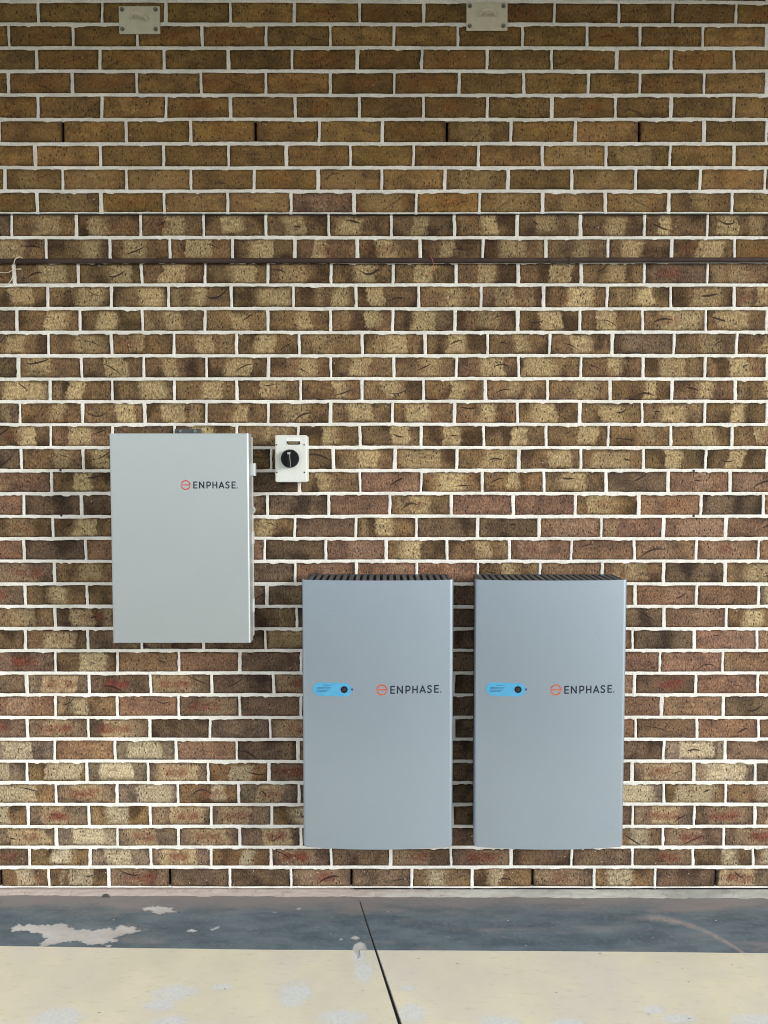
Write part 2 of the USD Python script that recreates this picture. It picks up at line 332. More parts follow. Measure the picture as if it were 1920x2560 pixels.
# ------------------------------------------------------------------ the brick wall
ZJ = [3.4149, 3.3315, 3.2458, 3.1616, 3.0742, 2.9856, 2.8965, 2.8079, 2.7217, 2.6374, 2.5493, 2.4597, 2.3731, 2.2847, 2.1951, 2.1068, 2.0193, 1.9332, 1.846, 1.7578, 1.67, 1.5819, 1.4935, 1.4075, 1.3196, 1.2313, 1.1437, 1.0566, 0.9704, 0.8821, 0.7956, 0.7065, 0.6192, 0.5314, 0.4463, 0.3588, 0.2703, 0.1863, 0.1056, 0.022]
ROWS = """
-1288 -1050 -813 -572 -334 -90 148 390 635 875 1076 1312
-1400 -1160 -920 -679 -440 -200 37 276 517 758 955 1190 1427
-1298 -1062 -822 -582 -344 -100 141 385 626 870 1073 1308
-1406 -1167 -926 -685 -442 -201 39 281 523 765 958 1199 1432
-1297 -1058 -818 -575 -333 -93 148 388 629 868 1076 1312
-1445 -1207 -968 -726 -483 -244 -6 236 477 718 959 1202 1436
-1312 -1068 -829 -585 -367 -126 111 355 595 835 1076 1316
-1428 -1210 -970 -728 -490 -248 -9 229 467 707 948 1191 1435
-1309 -1068 -830 -590 -351 -113 121 360 598 835 1074 1313
-1407 -1163 -920 -682 -446 -209 27 266 503 742 984 1222
-1279 -1037 -811 -574 -338 -101 136 374 612 848 1088 1327
-1402 -1159 -919 -678 -440 -201 35 273 509 747 987 1226
-1277 -1035 -818 -580 -344 -106 131 369 606 847 1089 1330
-1396 -1157 -919 -681 -442 -203 33 270 508 745 983 1224 1455
-1279 -1038 -800 -562 -323 -83 157 395 631 869 1104 1343
-1395 -1154 -917 -678 -441 -203 37 276 514 751 988 1225 1462
-1277 -1039 -801 -563 -319 -84 151 387 625 864 1100 1342
-1394 -1154 -916 -680 -443 -205 32 270 511 749 988 1228 1465
-1278 -1041 -803 -565 -329 -92 142 382 621 860 1100 1334
-1392 -1155 -914 -673 -433 -195 42 280 517 756 996 1235 1471
-1279 -1041 -802 -564 -326 -92 142 378 615 854 1092 1331
-1388 -1165 -927 -688 -449 -213 22 259 498 737 981 1221 1461
-1277 -1044 -811 -578 -345 -108 125 361 598 838 1078 1319
-1391 -1152 -922 -692 -461 -225 9 243 484 724 967 1207 1447
-1275 -1042 -809 -577 -344 -108 126 363 603 844 1082 1320
-1391 -1151 -919 -686 -454 -216 22 260 498 736 973 1211 1451
-1277 -1042 -807 -573 -338 -100 137 374 612 849 1086 1328
-1394 -1151 -942 -702 -462 -224 14 252 490 728 966 1206 1450
-1280 -1038 -799 -561 -322 -89 144 376 609 842 1074 1318
-1393 -1150 -911 -672 -431 -197 38 272 507 741 976 1216 1457
-1283 -1042 -803 -564 -324 -90 145 380 615 849 1084 1325
-1396 -1157 -916 -681 -445 -205 35 274 511 748 984 1224 1465
-1291 -1054 -815 -577 -337 -98 140 379 618 857 1096 1336
-1401 -1166 -926 -690 -452 -215 23 260 498 735 973 1215 1456
-1289 -1050 -810 -571 -333 -94 145 383 622 861 1100 1342
-1400 -1162 -920 -680 -442 -205 32 269 506 743 979 1221 1460
-1292 -1051 -810 -568 -327 -90 148 386 623 861 1099 1339
-1400 -1160 -921 -682 -446 -209 27 264 502 740 980 1219 1457
-1515 -1325 -1088 -847 -609 -368 -129 110 348 587 831 1072 1311"""
ROWS = [[int(v) / 1000 for v in r.split()] for r in ROWS.strip().split('\n')]
KINDS = """g5g5g5g5g5o5o3g5o6g5g5g5o5
g5o5g5o6o5g5g5g5g5g5o5g5g5g5
g5o5o5g5g5o4o5o5g5o5o4o4g5
g5o6o4g5o2o5o5o5g5g5g5o2g5g5
g5g5g5o5g5o4g5o4g5o7g5g5g5
g5g5g5g5o5g5g5o5l4g5g5g5g5g5
g5g5g5g5g5g5g5o4g5l5l4g5g5
g5l4l4l5g5o4l4g5l5g5l5g5o5g5
o3l5o5l6l6p5l5o5l5l5l5l5l5
d5m6m3m5m4m4m3m4m6m4m6m3m3
m3m8m4m4m4m4m5m4m5m6m3m7o5
m3m6m7m5m6m4m6m5m5m7m6r5m5
m6m7m7m5m8m8m3m6m4m6m6m6m6
d5m7m4m5m6m6m7m5m5m6m4m6m4d5
m5m7m4m5m5m3m6m5m6m5d5m6m6
d5m3m6m4m5m7m5m6m6m3m6m4m6d5
m6m4m7m6m6m7m5m6m4m6m7m5m6
d5m7m7m4m6m4m5m4m5m4m5m5m5d5
m7m5d5m4m6m5m7m5m6m8m7m6m5
d5m7m2m5m5m2m6m4m6m7m5m5m5d5
p5m5m5m5d5m4p5m5m5m5b5p5p5
p4d3d5d5d5d4p5m5p5p5m3p5d5p5
m4m5d5d5m5d5m5d4d5p5p5p5p5
p5d5p5p5p5d5p5m4m6p5p5p5p5p5
r6m6p5p5d5p5p5p5m5p5m6d4m5
r4m6m6d5d5d5d5d5d5d5p5p5p5w5
m5m4d5d5d5d5d5d5d5d5d5p5m4
m4m6d4d5d5m5d5d5d5d5p5d5p5p5
r4m6p5p5d6d5d5d5d5d5p5p5p5
d5n5r4n4d6r6d5d5d5d5p5r5p5p5
p4m4p6r4b5d5d5d5d5d5p5p5d4
r4n5n5d5b5n4d5d5d5d5p5p5p5p5
w3p5w5p5d5m5d5d5d5d5d5w6b5b5
w5m6w5n5m6r4d5d5d5d5d5n5w5n5
m3n5w6m7n5d5d5d5d5d5w5m5m7
m5n4m5n6n4m5d5d5d5d5d5n5r5n5
n5w5n4n5n6d5d5d5d5r5m6r5r6
r6m6w5n5m6r5d4r6r5d4d5r5m6m4
d5m5m5r4d5d4r5b4m4m3r5m4d5n3""".split('\n')
WEEP = {5: (-1207, -483, 236, 959), 38: (-1515, -847, -129, 587, 1311)}     # open joints
EXT = 3.2
ZALL = [ZJ[0] + .0875 * 2, ZJ[0] + .0875] + ZJ                # two more courses above the picture
NTOP = 2
def joint(k, x):
    """Height of the middle of bed joint k (0 is the topmost) at x: nearly level, never quite."""
    x = np.atleast_1d(np.asarray(x, float))
    z = ZALL[k] + .0011 * noise1(x, 11 + k, .55) + .0006 * noise1(x, 70 + k, .17)
    rise = {2: .0062, 3: .0045, 4: .002}.get(k, 0)
    return z - rise * np.clip((x - .5) / .9, 0, 1)
def ribbon(t, lo, hi, back, front, along_x):
    """A joint of mortar: its face stands a little proud, its ragged edges lap over the bricks."""
    n = len(t); w = (hi - lo)
    ins = np.minimum(.0016, w * .2)
    rows = [(lo + .001, np.full(n, .014)), (lo, np.full(n, .0022)), (lo + ins * .4, front * .45), (lo + ins * 1.6, front), (hi - ins * 1.6, front), (hi - ins * .4, front * .45), (hi, np.full(n, .0022)), (hi - .001, np.full(n, .014))]
    if along_x: v = np.concatenate([np.c_[t, y, c] for c, y in rows])
    else: v = np.concatenate([np.c_[c, y, t] for c, y in rows])
    f = []
    for r in range(len(rows) - 1):
        i = np.arange(n - 1) + r * n
        q = np.c_[i, i + 1, i + n + 1, i + n] if along_x else np.c_[i, i + n, i + n + 1, i + 1]
        f.append(q[:, [0, 1, 2]]); f.append(q[:, [0, 2, 3]])
    return trimesh.Trimesh(v, np.concatenate(f), process=False)

rng = random.Random(4)
def frame_rect(x0, x1, y, z0, z1):
    """Where a box at y hides the wall from the camera's place."""
    s = CAM_D / (CAM_D + y)
    return sbox(x0 * s, CAM_H + (z0 - CAM_H) * s, x1 * s, CAM_H + (z1 - CAM_H) * s)
HIDE = shapely.union_all([frame_rect(-.977, -.48, -.2, 1.047, 1.802), frame_rect(-.295, .249, -.185, .28, 1.273), frame_rect(.335, .884, -.185, .28, 1.273),
                          frame_rect(-.406, -.287, -.08, 1.627, 1.802)])
VIEW = Polygon([(-1.405, 3.43), (1.405, 3.43), (1.51, 0), (-1.51, 0)]).difference(HIDE)

def lerp(a, b, t): return tuple(x + (y - x) * t for x, y in zip(a, b))
PAL = {'g': (.205, .130, .050), 'l': (.200, .130, .056), 'o': (.195, .120, .045), 'm': (.160, .106, .056), 'd': (.115, .079, .052), 'b': (.140, .098, .068),
       'p': (.184, .113, .073), 'r': (.135, .092, .063), 'n': (.155, .112, .076), 'w': (.185, .145, .105)}
def brick_attrs(kind, pos, hx, hz, row):
    r = rng; c = PAL[kind]; v = r.uniform(.86, 1.26); v = v * r.uniform(.80, 1.08) if kind in 'gol' else v; c = tuple(u * v * w_ for u, w_ in zip(c, (r.uniform(.98, 1.05), r.uniform(.97, 1.03), r.uniform(.90, 1.04))))
    low = min(1, max(0, (row - 22) / 14))
    drk = {'g': .35, 'l': .4, 'o': .35, 'm': .95, 'd': .95, 'b': .5, 'p': .35, 'r': .7, 'n': .7, 'w': .7}[kind]
    blob = [0, .02, 0.]; bc = (.38, .30, .155); red = [0, .03, 0.]; rc = (.150, .043, .028)
    cx = (pos - 5) / 5 * .085 + r.uniform(-.010, .010)
    if kind in 'mwn':
        blob = [cx, r.uniform(.022, .050), r.uniform(.66, 1.0)]
        bc = lerp((.405, .316, .172), (.41, .352, .24), low) if kind == 'm' else ((.46, .39, .26) if kind == 'w' else (.37, .28, .165))
        if kind != 'm': blob[1] = r.uniform(.045, .080)
        k = r.uniform(.85, 1.12); bc = tuple(u * k for u in bc)
    if kind == 'l': blob = [cx, r.uniform(.03, .07), r.uniform(.35, .7)]; bc = (.275, .195, .088)
    if kind == 'p' and r.random() < .5: blob = [r.uniform(-.06, .06), r.uniform(.03, .08), r.uniform(.3, .6)]; bc = (.27, .18, .125)
    if kind == 'd' and r.random() < .4: blob = [r.uniform(-.07, .07), r.uniform(.02, .05), r.uniform(.2, .5)]; bc = (.22, .16, .10)
    if kind == 'o': red = [cx, r.uniform(.035, .08), r.uniform(.3, .65)]; rc = lerp((.22, .095, .028), (.185, .065, .024), r.random())
    if kind in 'rn': red = [cx + r.uniform(-.02, .02), r.uniform(.035, .07), r.uniform(.6, .95)]
    if kind == 'r' and r.random() < .6: blob = [r.uniform(-.05, .05), r.uniform(.06, .09), r.uniform(.3, .6)]; bc = (.30, .215, .135)
    if kind in 'pm' and r.random() < .10: red = [r.uniform(-.05, .05), r.uniform(.02, .06), r.uniform(.3, .6)]
    shape = (r.uniform(-.28, .28), r.uniform(-.006, .010), r.uniform(.032, .046))
    soft = [r.choice((.007, .012, .022, .036, .055)) for _ in range(2)] + [0]
    second = (0, .01, 0.)
    if kind in 'mwnpd' and r.random() < .40:
        c2_ = cx + r.choice((-1, 1)) * r.uniform(.06, .11)
        second = (c2_, r.uniform(.008, .024), r.uniform(.2, .6))
    if kind == 'm':
        q = r.random()
        if q < .08: blob[1], blob[2] = r.uniform(.06, .085), r.uniform(.6, .9)
        elif q < .26: blob[2] *= .55
    gou = (0, 0, 0); gb = (0, .01, -.01)
    u = r.random(); lim = .46 if kind not in 'go' else .25
    if u < lim:
        gl = r.choice((.014, .022, .030, .038, .050))
        gou = (r.uniform(-.075, .075), r.uniform(-.016, .018), r.uniform(-.7, .7)); gb = (r.uniform(-13, 13), gl, r.choice((.0018, .0022, .0028, .0036, .0042)))
    spot = (0.02 if row < 24 else (.02 + .10 * max(0, (row - 34) / 5)), (.5 if kind in 'gol' else .9), (.75 if kind in 'gol' else 1.0))
    if kind in 'gol': c = tuple(u * 1.0 for u in c)
    return dict(bcol=c, bdim=(hx, hz, drk), bblob=blob, bblobcol=bc, bred=red, bredcol=rc, bshape=shape, bsoft=soft, bsecond=second, bgouge=gou, bgougeb=gb, bspot=spot)

def brick_mesh(x0, x1, k, row, kind, pos):
    """One fired brick between bed joints k and k+1: a face a hair off the wall plane, worn arrises."""
    zt0, zt1 = joint(k, [x0, x1]) - .0048; zb0, zb1 = joint(k + 1, [x0, x1]) + .0046
    if row == 9: zt0, zt1 = zt0 + .0010, zt1 + .0010
    jt = rng.uniform(-.0016, .0008); j = [jt + rng.uniform(-.0007, .0007) for _ in range(4)]; c = rng.uniform(.0022, .0036)
    ring = lambda e, y: [(x0 + e, y[0], zb0 + e), (x1 - e, y[1], zb1 + e), (x1 - e, y[2], zt1 - e), (x0 + e, y[3], zt0 - e)]
    v = np.array(ring(c, j) + ring(0, [a + c for a in j]) + ring(0, [.1] * 4))
    f = [(0, 1, 2), (0, 2, 3), (8, 10, 9), (8, 11, 10)]
    for a in (0, 4):
        for i in range(4):
            p, q = a + i, a + (i + 1) % 4
            f += [(p, p + 4, q + 4), (p, q + 4, q)]
    xc, zc = (x0 + x1) / 2, (zt0 + zb0 + zt1 + zb1) / 4
    seed = rng.uniform(0, 900)
    at = {n: np.tile(np.asarray(a, float), (12, 1)) for n, a in brick_attrs(kind, pos, (x1 - x0) / 2, (zt0 - zb0) / 2, row).items()}
    at['bloc'] = np.c_[v[:, 0] - xc, v[:, 2] - zc, np.full(12, seed)]
    return v, np.array(f), at

wall = thing('brick_wall', 'tall wall of mottled brown bricks with white mortar behind the grey cabinets', 'brick wall')
bricks = []          # (visible area, mesh)
mortar = []
for k in range(len(ZALL) - 1):
    row = k - NTOP
    if row >= 0: perps = list(ROWS[row])
    else: perps = list(ROWS[0 if row == -2 else 1])
    left, right = perps[0], perps[-1]
    codes = KINDS[row] if row >= 0 else ''
    codes = [(codes[2 * i], int(codes[2 * i + 1])) for i in range(len(codes) // 2)]
    n_in = len(perps) + 1
    if len(codes) != n_in: codes = (codes + [('d' if row > 8 else 'g', 5)] * 20)[:n_in]
    pl, pr = [], []
    while left > -EXT: left -= rng.uniform(.2365, .2405); pl.insert(0, left)
    while right < EXT: right += rng.uniform(.2365, .2405); pr.append(right)
    allp = pl + perps + pr
    pool = [c for c in codes] or [('g', 5)]
    allc = [rng.choice(pool) for _ in range(len(pl) - 1)] + codes + [rng.choice(pool) for _ in range(len(pr) - 1)]
    for i in range(len(allp) - 1):
        x0, x1 = allp[i] + .0046, allp[i + 1] - .0046
        vis = sbox(x0, ZALL[k + 1], x1, ZALL[k]).intersection(VIEW).area if row >= -1 else 0
        kind, pos = allc[i]
        bricks.append((vis, brick_mesh(x0, x1, k, row, kind, pos)))
    weeps = [w / 1000 for w in WEEP.get(row, ())]
    for i, px in enumerate(allp[1:-1] if True else allp):
        if any(abs(px - w) < .004 for w in weeps): continue
        za, zb = joint(k + 1, [px])[0], joint(k, [px])[0]
        t = np.linspace(za - .001, zb + .001, 18); s = rng.randrange(10000)
        hw = rng.choice((.0050, .0054, .0058, .0062, .0074)) ; drift = rng.uniform(-.0015, .0015) * np.linspace(-1, 1, 18)
        lo = px - hw + drift + .0017 * noise1(t, s, .022) + .0008 * noise1(t, s + 1, .006)
        hi = px + hw + drift + .0017 * noise1(t, s + 2, .022) + .0008 * noise1(t, s + 3, .006)
        fr = -.0014 + .0006 * noise1(t, s + 4, .012)
        mortar.append(ribbon(t, lo, hi, .014, fr, False))
for k in range(len(ZALL)):
    t = np.arange(-EXT, EXT, .0045); c = joint(k, t)
    up = .0066 + .0010 * noise1(t, 200 + k, .03) + .0005 * noise1(t, 250 + k, .009)
    rag = np.maximum(0, noise1(t, 300 + k, .016)) ** 1.4 * .0052 + np.maximum(0, noise1(t, 350 + k, .06)) * .0030
    dn = .0060 + .0009 * noise1(t, 400 + k, .04) + rag
    if k == 9 + NTOP: dn = np.full(len(t), -.0006) + .0006 * noise1(t, 401, .03); up = up + .0005
    if k == 39 + NTOP: dn = np.full(len(t), .0006) + .0012 * noise1(t, 402, .05); up = up - .001
    fr = -.0019 + .0007 * noise1(t, 500 + k, .02) + .0004 * noise1(t, 550 + k, .006)
    mortar.append(ribbon(t, c - dn, c + up, .014, fr, True))
bricks.sort(key=lambda b: -b[0])
for vis, (v, f, at) in bricks[:300]:
    b = obj('brick', (v, f), M['brick'], wall)
    for n, a in at.items(): fprim(b, n, a)
V, F, A, o = [], [], {}, 0
for vis, (v, f, at) in bricks[300:]:
    V.append(v); F.append(f + o); o += len(v)
    for n, a in at.items(): A.setdefault(n, []).append(a)
b = obj('remaining_brickwork', (np.concatenate(V), np.concatenate(F)), M['brick'], wall, kind='stuff')
for n, a in A.items(): fprim(b, n, np.concatenate(a))
obj('mortar', cat(mortar), M['mortar'], wall, smooth=50)
obj('wall_core', box(-EXT, EXT, .103, .16, .001, ZALL[0]), M['core'], wall)
tt = np.arange(-EXT, EXT, .02)
cz = joint(9 + NTOP, tt) - .0032
obj('damp_proof_strip', ribbon(tt, cz - .0019 - .0012 * np.clip(-tt / 1.4, 0, 1) + .0004 * noise1(tt, 5, .05), cz + .0021, .05, np.full(len(tt), -.0034) + .0006 * noise1(tt, 6, .1), True), M['damp'], wall, label='black strip along the bed joint near the top of the wall')
for x, z in ((-1.2418, 1.6709), (-1.2429, 1.4972), (1.1895, 1.6691), (1.1931, 1.4954)):
    obj('wall_plug', cat([cyl_y(x, z, .0045, -.0034, .004, 12), cyl_y(x, z, .0022, -.0042, -.0034, 8)]), M['damp'], wall)
# rough mortar skirt between the lowest course and the floor
xs = np.arange(-EXT, EXT, .008); prof = np.linspace(0, 1, 9)
wd = np.interp(xs, [-3.2, -1.5, 0, 1.5, 3.2], [.021, .024, .039, .052, .060]) + .004 * noise1(xs, 31, .12) + .0025 * noise1(xs, 32, .03)
top = .0165 + .0012 * noise1(xs, 33, .06)
P, fc = [], []
for i, a in enumerate(prof):
    bulge = .0035 * math.sin(math.pi * a)
    y = -(.001 + a * wd) ; z = top * (1 - a) ** 1.25 + bulge * (.6 + .8 * noise1(xs, 40 + i, .035)) + .001 * noise1(xs, 60 + i, .012)
    if i == 8: z = np.full(len(xs), -.002)
    P.append(np.c_[xs, y, z])
P.insert(0, np.c_[xs, np.full(len(xs), .02), top + .0008])
P = np.concatenate(P); n = len(xs)
for r in range(9):
    i = np.arange(n - 1) + r * n
    fc += [np.c_[i, i + n, i + n + 1], np.c_[i, i + n + 1, i + 1]]
obj('mortar_skirt', trimesh.Trimesh(P, np.concatenate(fc), process=False), M['fillet'], wall, smooth=True)
xs2 = np.arange(-.12, EXT, .02); cz = joint(39 + NTOP, xs2) - .0034
obj('damp_proof_strip', ribbon(xs2, cz - .0016, cz + .0012, .05, np.full(len(xs2), -.003), True), M['damp'], wall, label='dark strip under the lowest course of bricks')

# ------------------------------------------------------------------ floor
floor = thing('concrete_floor', kind='structure')
FX, FY = 6.0, -1.9
line_y = lambda x: np.interp(x, [-6, -1.349, -.857, -.37, 0, .563, 1.329, 6], [-.29, -.343, -.356, -.364, -.3675, -.372, -.383, -.43])
jslope = -(.048 + .095) / (.722 - .056)
def jx(y): return -.095 + (y + .056) * jslope
w0, w1 = .0024, .0052
cutp = Polygon([(jx(-.055) - w0, -.055), (jx(-.055) + w0, -.055), (jx(-.5) + w1, -.5), (jx(-.75) + .0068, -.75), (jx(FY) + .007, FY - .1), (jx(FY) - .007, FY - .1), (jx(-.75) - .0068, -.75), (jx(-.5) - w1, -.5)])
slab = sbox(-FX, FY, FX, .2).difference(cutp)
halves = list(getattr(slab, 'geoms', [slab]))
for h_ in halves: obj('slab', ext_z(h_, -.08, 0), M['concrete'], floor)
obj('joint_sealant', ext_z(cutp, -.03, -.009), M['sealant'], floor)
def ragged(pts, seed, amp=.005, step=.006):
    p = Polygon(pts); b = p.exterior; n = max(12, int(b.length / step))
    q = np.array([b.interpolate(i / n, True).coords[0] for i in range(n)])
    nn = np.c_[q * 55, np.full(n, seed)]
    d = np.c_[meshkit.noise(nn, seed), meshkit.noise(nn, seed + 9)] * 2 - 1
    d2 = np.c_[meshkit.noise(nn * 3, seed + 2), meshkit.noise(nn * 3, seed + 7)] * 2 - 1
    d3 = np.c_[meshkit.noise(nn * 9, seed + 3), meshkit.noise(nn * 9, seed + 5)] * 2 - 1
    return Polygon(q + d * amp + d2 * amp * .6 + d3 * amp * np.array([.9, .35])).buffer(0)
PEELS = [
 [(-1.356, -.252), (-1.35, -.221), (-1.302, -.215), (-1.168, -.209), (-1.15, -.221), (-1.165, -.238), (-1.12, -.243), (-1.028, -.241), (-.978, -.241), (-.981, -.221), (-.923, -.215), (-.894, -.226), (-.893, -.243), (-.873, -.246), (-.888, -.258), (-.929, -.274), (-.952, -.291), (-.963, -.296), (-.933, -.31), (-.949, -.323), (-.995, -.331), (-1.025, -.339), (-1.055, -.334), (-1.073, -.321), (-1.123, -.318), (-1.151, -.329), (-1.166, -.343), (-1.206, -.343), (-1.217, -.327), (-1.21, -.307), (-1.223, -.283), (-1.245, -.266), (-1.27, -.266), (-1.283, -.255), (-1.317, -.255), (-1.333, -.266)],
 [(-.927, -.119), (-.897, -.091), (-.869, -.096), (-.799, -.107), (-.799, -.122), (-.778, -.128), (-.821, -.138), (-.843, -.153), (-.875, -.147), (-.884, -.132)],
 [(-.724, -.26), (-.7, -.236), (-.674, -.249), (-.678, -.26)], [(-.631, -.246), (-.607, -.221), (-.594, -.218), (-.602, -.241), (-.621, -.253)],
 [(-.336, -.11), (-.322, -.102), (-.307, -.111), (-.32, -.124), (-.333, -.121)], [(-.463, -.133), (-.433, -.13), (-.402, -.132), (-.406, -.139), (-.437, -.136)],
 [(-.164, -.31), (-.148, -.296), (-.135, -.304), (-.155, -.318)], [(-.122, -.299), (-.103, -.281), (-.079, -.299), (-.094, -.311)],
 [(-.111, -.35), (-.105, -.327), (-.081, -.318), (-.06, -.327), (-.055, -.363), (-.08, -.363), (-.075, -.399), (-.086, -.418), (-.098, -.414), (-.103, -.386)],
 [(-.99, -.345), (-.97, -.333), (-.951, -.337), (-.956, -.35)], [(-1.365, -.181), (-1.348, -.171), (-1.348, -.18)], [(-1.013, -.183), (-1.005, -.174), (-.996, -.18), (-1.003, -.192)],
 [(-.664, -.277), (-.641, -.274), (-.644, -.278)], [(-1.137, -.09), (-1.122, -.088), (-1.122, -.094)], [(-.614, -.184), (-.593, -.186), (-.596, -.192)],
 [(.0, -.135), (.03, -.132), (.028, -.140)], [(.01, -.160), (.045, -.158), (.044, -.163)], [(.215, -.285), (.245, -.287), (.243, -.293), (.22, -.292)], [(.855, -.298), (.885, -.305), (.883, -.312), (.862, -.307)], [(1.30, -.245), (1.32, -.247), (1.318, -.251)]]
rf = random.Random(9)
for _ in range(26):
    x, y = rf.uniform(-1.4, 1.4), rf.uniform(-.33, -.08); a, b_ = rf.uniform(.002, .007), rf.uniform(.001, .003)
    PEELS.append([(x - a, y), (x, y + b_), (x + a, y), (x, y - b_)])
holes = shapely.union_all([ragged(p, i, .010 if i < 2 else .004, .0028) for i, p in enumerate(PEELS)])
gx = np.linspace(-FX, FX, 600)
edge = line_y(gx) + .0011 * noise1(gx, 90, .2)
dark = Polygon(list(zip(gx, edge)) + [(FX, -.012), (-FX, -.012)]).difference(cutp).difference(holes)
cream = Polygon(list(zip(gx, edge - .0004)) + [(FX, FY), (-FX, FY)]).difference(cutp)
cream = cream.difference(ragged(PEELS[8], 8, .002, .005).buffer(-.004))
def film(geom, z0, z1): return cat([ext_z(q, z0, z1) for q in getattr(geom, 'geoms', [geom]) if q.area > 1e-7])
obj('dark_paint_border', film(dark, .0002, .0030), M['darkfloor'], floor, label='slate blue painted border with flaked patches along the wall')
obj('cream_paint', film(cream, .0002, .0024), M['creamfloor'], floor, label='worn cream paint with bluish grey patches')
big = box(-200, 200, -200, 60, -.30, -.06)
obj('ground', big, M['ground'], kind='structure')

# ------------------------------------------------------------------ roof over the wall
roof = thing('patio_roof', 'flat cream patio roof sheltering the top of the brick wall', 'roof')
obj('soffit', box(-4.4, 3.9, -2.4, .3, 3.62, 3.66), M['soffit'], roof)
obj('fascia', box(-4.4, 3.9, -2.44, -2.40, 3.58, 3.78), M['soffit'], roof)

# ------------------------------------------------------------------ lettering and marks
def glyph(ch):
    w = .082
    P = {'E': (.59, [[(.53, w), (w, w), (w, 1 - w), (.53, 1 - w)], [(w, .5), (.48, .5)]]),
         'N': (.74, [[(w, w), (w, 1 - w), (.67, w), (.67, 1 - w)]]),
         'P': (.63, [[(w, w), (w, 1 - w), (.33, 1 - w)] + [(.33 + .235 * math.sin(a), .665 + .27 * math.cos(a)) for a in np.linspace(.15, math.pi, 10)] + [(w, .395)]]),
         'H': (.69, [[(w, w), (w, 1 - w)], [(.62, w), (.62, 1 - w)], [(w, .5), (.62, .5)]]),
         'A': (.77, [[(.06, w), (.385, 1 - w), (.71, w)], [(.17, .31), (.60, .31)]]),
         'S': (.60, [[(.52, .84), (.44, .91), (.30, .935), (.16, .89), (.085, .76), (.13, .62), (.29, .53), (.45, .44), (.525, .27), (.45, .12), (.30, .065), (.15, .09), (.07, .18)]])}[ch]
    return shapely.union_all([LineString(s).buffer(w, quad_segs=3) for s in P[1]])
WORD = shapely.union_all([affinity.translate(glyph(c), x) for c, x in zip('ENPHASE', (0, .82, 1.875, 2.72, 3.63, 4.57, 5.45))]
                         + [Point(6.27, .10).buffer(.085, 8).difference(Point(6.27, .10).buffer(.048, 8)), sbox(6.25, .07, 6.285, .135)])
def ring_mark(r, t):
    full = Point(0, 0).buffer(r, 24).difference(Point(0, 0).buffer(r - t, 24))
    upper = full.intersection(sbox(-2 * r, t * .95, 2 * r, 2 * r)).difference(sbox(-2 * r, 0, -r * .6, t * 1.2))
    lower = full.intersection(sbox(-2 * r, -2 * r, 2 * r, -t * 1.15))
    bar = sbox(-r, -t * .42, r, t * .58)
    join = full.intersection(sbox(r * .5, 0, 2 * r, t * 1.2))
    return shapely.union_all([upper, lower, bar, join])
def decal(geom, yf, t=.0005, edge=.012):
    """A thin print lying on the surface y = yf(x)."""
    ms = []
    for q in getattr(geom, 'geoms', [geom]):
        q = shapely.segmentize(q, .012)
        m = ext_y(q, -t, 0.0003)
        if edge > 0: m = m.subdivide_to_size(edge, max_iter=8)
        v = np.array(m.vertices); v[:, 1] += yf(v[:, 0]); m.vertices = v; ms.append(m)
    return cat(ms)
def bars(rows, h, seed):
    """Rows of small print too fine to read."""
    r = random.Random(seed); out = []
    for x0, x1, z in rows:
        x = x0
        while x < x1:
            w = min(r.uniform(.004, .013), x1 - x); out.append(sbox(x, z - h / 2, x + w, z + h / 2)); x += w + .0016
    return shapely.union_all(out)

# ------------------------------------------------------------------ wall box (upper left)
CX0, CX1, CZ0, CZ1 = -.982, -.4830, 1.047, 1.802
ctl = thing('control_cabinet', 'flat silver wall cabinet hung high at the left, above and beside the two bluish ones', 'cabinet')
def rounded_lid(x0, x1, yb, yf, z0, z1, r, bulge=0., rc=.0):
    a = np.linspace(0, math.pi / 2, 9); xm, hw = (x0 + x1) / 2, (x1 - x0) / 2
    xs_ = np.linspace(x0 + r, x1 - r, 25); yy = yf - bulge * (1 - ((xs_ - xm) / (hw - r)) ** 2)
    pts = [(x0, yb)] + [(x0 + r - r * math.cos(t), yf + r - r * math.sin(t)) for t in a] + list(zip(xs_[1:-1], yy[1:-1])) + [(x1 - r + r * math.sin(t), yf + r - r * math.cos(t)) for t in a] + [(x1, yb)]
    m = ext_z(Polygon(pts), z0, z1)
    if rc:
        el = sbox(x0, z0, x1, z1 + rc * 3).buffer(-rc).buffer(rc, quad_segs=6)
        A_ = manifold3d.Manifold(manifold3d.Mesh(np.array(m.vertices, np.float32), np.array(m.faces, np.uint32)))
        e = ext_y(el, yf - .1, yb + .01); B_ = manifold3d.Manifold(manifold3d.Mesh(np.array(e.vertices, np.float32), np.array(e.faces, np.uint32)))
        m = tri(A_ ^ B_)
    return m
obj('cover', rounded_lid(CX0, CX1, -.150, -.205, CZ0, CZ1, .009), M['lid'], ctl, smooth=35)
obj('case', box(-.970, -.4865, -.146, -.095, 1.053, 1.794, .003), M['case'], ctl, smooth=35)
obj('back_case', box(-.950, -.510, -.094, -.022, 1.075, 1.775, .006), M['case'], ctl, smooth=35)
for z0, z1, x1 in ((1.6497, 1.6967, -.4715), (1.3985, 1.4465, -.4800), (1.1465, 1.1975, -.4805)):
    obj('latch', cat([box(-.4845, x1, -.150, -.118, z0, z1, .0015), box(-.4845, x1 - .003, -.152, -.1505, z0 + .003, z1 - .003)]), M['case'], ctl, smooth=35)
lug = Polygon([(-.4845, 1.510), (-.4845, 1.5395)] + [(-.4845 + .0105 * math.cos(t), 1.5247 + .0125 * math.sin(t)) for t in np.linspace(1.3, -1.3, 12)]).difference(Point(-.4815, 1.5247).buffer(.0034, 10))
obj('padlock_lug', ext_y(lug, -.132, -.127), M['case'], ctl, smooth=35)
